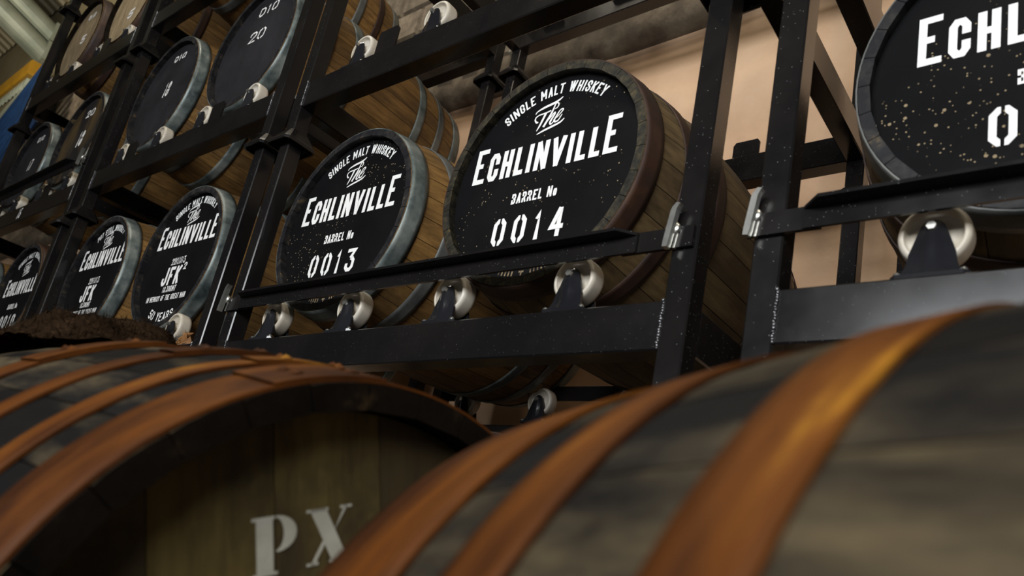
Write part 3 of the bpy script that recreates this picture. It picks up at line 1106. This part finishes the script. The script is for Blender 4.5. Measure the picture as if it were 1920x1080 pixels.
# ------------------------------------------------------------------ barrels on the racks
ZB = 0.8776 + ZC
LY = HEAD_Y - 0.0007
G2 = [GALV, STEELH, GALV]
barrel('barrel', 'black headed whiskey barrel stencilled 0014 with worn rim and dark rusty hoops', -1.045, ZB, OAKD, CHIME_WORN, HEAD_FEW,
       [RUSTD], label_lines(LY, number='0014'))
barrel('barrel', 'black headed whiskey barrel stencilled 0013, flecked paint, grey hoops', -1.745, ZB, OAK, CHIME_BLK, HEAD_FLECK,
       G2, label_lines(LY, number='0013'), turn=0.05)
barrel('barrel', 'large cropped black headed barrel at the right edge of the photo', -0.091, 0.902 + ZC, OAKD, CHIME_BLK, HEAD_MID,
       [STEELH, RUSTD, RUSTD], label_lines(LY, number='00', tail=False), y=0.058, r=0.275, rb=0.322, shift=(0.03, 0.012))
barrel('barrel', 'black headed barrel lettered JFK with a small raised 2', -2.688, ZB + 0.004, OAK, CHIME_BLK, HEAD_BLK,
       G2, label_lines(LY, jfk=2, dz=0.044), turn=0.1)
barrel('barrel', 'black headed barrel lettered JFK, POT STILL WHISKEY', -3.405, ZB + 0.004, OAK, CHIME_BLK, HEAD_BLK,
       G2, label_lines(LY, top='POT STILL WHISKEY', jfk=1, dz=0.044), turn=0.02)
barrel('barrel', 'black headed barrel lettered 0010 with brown hoops, at the left edge', -4.318, ZB + 0.008, OAK, CHIME_BLK, HEAD_BLK,
       [RUSTD], label_lines(LY, number='0010', tail=False))
barrel('barrel', 'charcoal headed barrel chalked 18, grey hoop, above the POT STILL WHISKEY barrel', -3.39, ZB + PITCH + 0.026, OAK, CHIME_BLK, HEAD_GREY,
       G2, chalk_lines(LY, [('D10', -0.045, 0.06, 0.18, 0.032, 0.0075), ('18', -0.038, 0.014, -0.008, 0.075, 0.009)]), paint=CHALK)
barrel('barrel', 'larger looking charcoal headed barrel chalked 20, beside the post at its right', -2.673, ZB + PITCH + 0.026, OAK, CHIME_BLK, HEAD_GREY,
       G2, chalk_lines(LY, [('D10', -0.06, 0.07, 0.165, 0.042, 0.007), ('20', -0.075, 0.035, 0.042, 0.05, 0.0075)]), paint=CHALK)
barrel('barrel', 'charcoal headed barrel chalked 17 behind the far left bar', -5.02, ZB + PITCH + 0.012, OAK, CHIME_BLK, HEAD_GREY,
       G2, chalk_lines(LY, [('D10', -0.05, 0.05, 0.17, 0.035, 0.008), ('17', -0.035, 0.02, -0.02, 0.07, 0.009)]), paint=CHALK)
barrel('barrel', 'brown stained charcoal headed barrel chalked 18 behind the far left bar', -4.318, ZB + PITCH + 0.012, OAK, CHIME_BLK, HEAD_BRN,
       G2, chalk_lines(LY, [('20', -0.05, 0.05, 0.15, 0.045, 0.009), ('18', -0.035, 0.03, -0.03, 0.09, 0.014)]), paint=CHALK)
barrel('barrel', 'bare wood headed barrel on the top rack, the left one of the pair', -5.02, ZB + 2 * PITCH + 0.014, OAK, CHIME_OAK, RAWH,
       [RUSTD], chalk_lines(LY, [('D10', -0.05, 0.05, 0.16, 0.04, 0.01), ('5', -0.03, 0.03, -0.02, 0.06, 0.013)]), paint=CHALK)
barrel('barrel', 'bare wood headed barrel on the top rack, the right one of the pair', -4.318, ZB + 2 * PITCH + 0.014, OAK, CHIME_OAK, RAWH,
       [RUSTD], chalk_lines(LY, [('D10', -0.05, 0.05, 0.05, 0.05, 0.011), ('5', -0.03, 0.03, -0.1, 0.06, 0.013)]), paint=CHALK)
barrel('barrel', 'barrel cut by the top of the photo, above the one chalked 18', -3.39, ZB + 2 * PITCH + 0.03, OAK, CHIME_BLK, HEAD_GREY, [RUSTD, STEELH])
for x, lab in ((-1.045, 'unseen barrel added for shade on the floor rack, below barrel 0014 and behind the big casks'), (-1.745, 'unseen barrel added for shade on the floor rack, below barrel 0013 and behind the PX cask')):
    barrel('barrel', lab, x, ZB - PITCH, OAKD, CHIME_BLK, HEAD_BLK, [RUSTD, STEELH])  # added out of sight to shade the low wall and rack undersides
barrel('barrel', 'barrel beside 0010, mostly outside the left edge of the photo', -5.02, ZB + 0.008, OAK, CHIME_BLK, HEAD_BLK, G2)


# ------------------------------------------------------------------ the two big casks on the floor
def cask(label, yaw, head_along, yc, rb, rc, L, hoops, flip, boards=False, staves=34):
    """axis horizontal; local y = 0 at the head nearest the gap between the casks"""
    a = Vector((math.cos(yaw), math.sin(yaw), 0))
    b = Vector((-math.sin(yaw), math.cos(yaw), 0))
    p = a * head_along + b * yc + Vector((0, -1.05, 0))
    rz = yaw + PI / 2 if flip else yaw - PI / 2
    t = thing('cask', label, 'cask', (p.x, p.y, 0.0), rz)
    me = stave_mesh(L, rc, rb, staves, OAKG, CHIME_OAK, 4, 17, 0.034)
    for k in range(staves):
        put('stave', me, t, (0, 0, rb), (0, 2 * PI * k / staves + 0.04, 0))
    for i, (y0, y1) in enumerate(hoops + [(L - d, L - c) for c, d in hoops]):
        put('hoop', hoop_mesh(y0, y1, L, rc, rb, RUST, 0.0032, 128, lap=[1.75, 1.62, 1.70, 1.9, 1.66, 1.8, 1.9, 1.6][i % 8]), t, (0, 0, rb))
    hr = rc - 0.026
    hy = 0.036
    n = 7
    wbd = 2 * hr / n
    cuts = [-hr, -0.25, -0.158, -0.047, 0.07, 0.18, hr]
    for x0_, x1_ in zip(cuts[:-1], cuts[1:]):
        mb = MB()
        g = 0.0008
        xs = [x0_ + g + (x1_ - x0_ - 2 * g) * k / 8 for k in range(9)]
        top = [(x, math.sqrt(max(hr * hr - x * x, 0))) for x in xs]
        out = top + [(x, -z) for x, z in reversed(top)]
        mb.prism(out, hy, hy + 0.025)
        put('head_board', fix(mb.mesh('head_board', OAKH)), t, (0, 0, rb), (0, math.radians(-19), 0))
    put('head', disc_mesh('head', hr, L - hy - 0.02, L - hy, OAKH), t, (0, 0, rb))
    return t, hy


px, hy = cask('big old cask with orange rusty hoops, its wooden head stencilled PX', -0.026, -0.585, 0.506, 0.415, 0.35, 1.3,
              [(0.001, 0.067), (0.105, 0.137), (0.210, 0.244), (0.349, 0.400)], True)
# PX stencil: serif letters, rolled with the head
y = hy - 0.0008
ROLL = math.radians(-19)
zt_, zb_ = 0.2325, 0.1805
m = MB()
k_ = 0.0028
m.prism([(-0.066, zb_ + k_), (-0.050, zb_ + k_), (-0.050, zt_ - k_), (-0.066, zt_ - k_)], y, y + .0004)
m.prism([(-0.070, zt_ - k_), (-0.048, zt_ - k_), (-0.048, zt_), (-0.070, zt_)], y, y + .0004)
m.prism([(-0.070, zb_), (-0.046, zb_), (-0.046, zb_ + k_), (-0.070, zb_ + k_)], y, y + .0004)
o_, i_ = [], []
for k in range(11):
    a = PI / 2 - PI * k / 10
    o_.append((-0.0465 + 0.0205 * math.cos(a), 0.2162 + 0.0163 * math.sin(a)))
    i_.append((-0.0465 + 0.0075 * math.cos(a), 0.2162 + 0.0142 * math.sin(a)))
for k in range(10):
    m.prism([o_[k], o_[k + 1], i_[k + 1], i_[k]], y, y + .0004)
put('lettering', fix(m.mesh('lettering', PXPAINT)), px, (0, 0, 0.415), (0, ROLL, 0))
m = MB()
m.prism([(-0.012, zt_), (0.005, zt_), (0.0285, zb_), (0.0115, zb_)], y, y + .0004)
m.prism([(0.0265, zt_), (0.0305, zt_), (0.0165, 0.2135), (0.0145, 0.2100)], y, y + .0004)
m.prism([(-0.0125, zb_), (-0.0085, zb_), (0.0045, 0.2000), (0.0025, 0.2035)], y, y + .0004)
for a, b, z in ((-.0155, .008, zt_ - k_), (.0215, .0345, zt_ - k_), (-.0165, -.004, zb_), (.008, .0325, zb_)):
    m.prism([(a, z), (b, z), (b, z + k_), (a, z + k_)], y, y + .0004)
put('lettering', fix(m.mesh('lettering', PXPAINT)), px, (0, 0, 0.415), (0, ROLL, 0))

cask('big old cask with orange rusty hoops, nearest the camera at the lower right', -0.18, -0.441, 0.530, 0.408, 0.35, 1.3,
     [(0.001, 0.108), (0.152, 0.200), (0.273, 0.318)], False)


# ------------------------------------------------------------------ shaggy hide on the PX cask
def hide():
    rnd = random.Random(11)
    mb = MB()
    nx, ny = 46, 22
    ax, ay = 0.52, 0.30
    def h(u, v):
        x, yv = u * ax, v * ay
        base = math.sqrt(max(0.0, 0.412 ** 2 - (yv - 0.0) ** 2)) - 0.412
        e = min(1, 5 * min(u, 1 - u)) * min(1, 4 * min(v + 0.5, 0.5 - v))
        lump = 0.030 + 0.020 * math.sin(9 * u + 3 * v) + 0.016 * math.sin(21 * u - 9 * v) + 0.03 * math.exp(-((u - 0.6) / 0.1) ** 2)
        return base + 0.004 + max(0, lump) * max(0.05, e)
    for i in range(nx + 1):
        for j in range(ny + 1):
            u, v = i / nx, j / ny - 0.5
            mb.v.append((u * ax + rnd.uniform(-.006, .006) + 0.02 * math.sin(14 * v), v * ay + rnd.uniform(-.004, .004) + 0.025 * math.sin(7 * u), h(u, v) + rnd.uniform(-.004, .004)))
    for i in range(nx):
        for j in range(ny):
            a = i * (ny + 1) + j
            mb.f.append((a, a + ny + 1, a + ny + 2, a + 1))
            mb.m.append(0)
            mb.sm.append(True)
    # tufts
    n0 = len(mb.v)
    for _ in range(5200):
        i = rnd.randrange((nx + 1) * (ny + 1))
        x, yv, z = mb.v[i]
        dx, dy, dz = rnd.uniform(-.03, .03), rnd.uniform(-.014, .014), rnd.uniform(-.004, .014)
        x += rnd.uniform(-.01, .01)
        yv += rnd.uniform(-.008, .008)
        mb.add([(x - .0007, yv, z), (x + .0007, yv + .001, z), (x + dx, yv + dy, z + dz)], [(0, 1, 2)])
    return mb


o = bpy.data.objects.new('hide_rug', hide().mesh('hide_rug', FUR))
C.objects.link(o)
o.location = (-1.73, -0.535, 0.84)
o['label'] = 'shaggy dark brown hide lying on top of the PX cask'
o['category'] = 'hide'

# crumpled brown scrap beside a castor of the JFK rack
mb = MB()
rnd = random.Random(5)
for k in range(9):
    a = [Vector((rnd.uniform(-.03, .03), rnd.uniform(-.02, .02), rnd.uniform(0, .06))) for _ in range(4)]
    mb.add(a, [(0, 1, 2), (0, 2, 3)])
o = bpy.data.objects.new('paper_scrap', mb.mesh('paper_scrap', SCRAP))
C.objects.link(o)
o.location = (-2.40, 0.035, Z2 + 0.006)
o['label'] = 'crumpled shiny brown scrap beside the castor under the JFK squared barrel'
o['category'] = 'scrap'
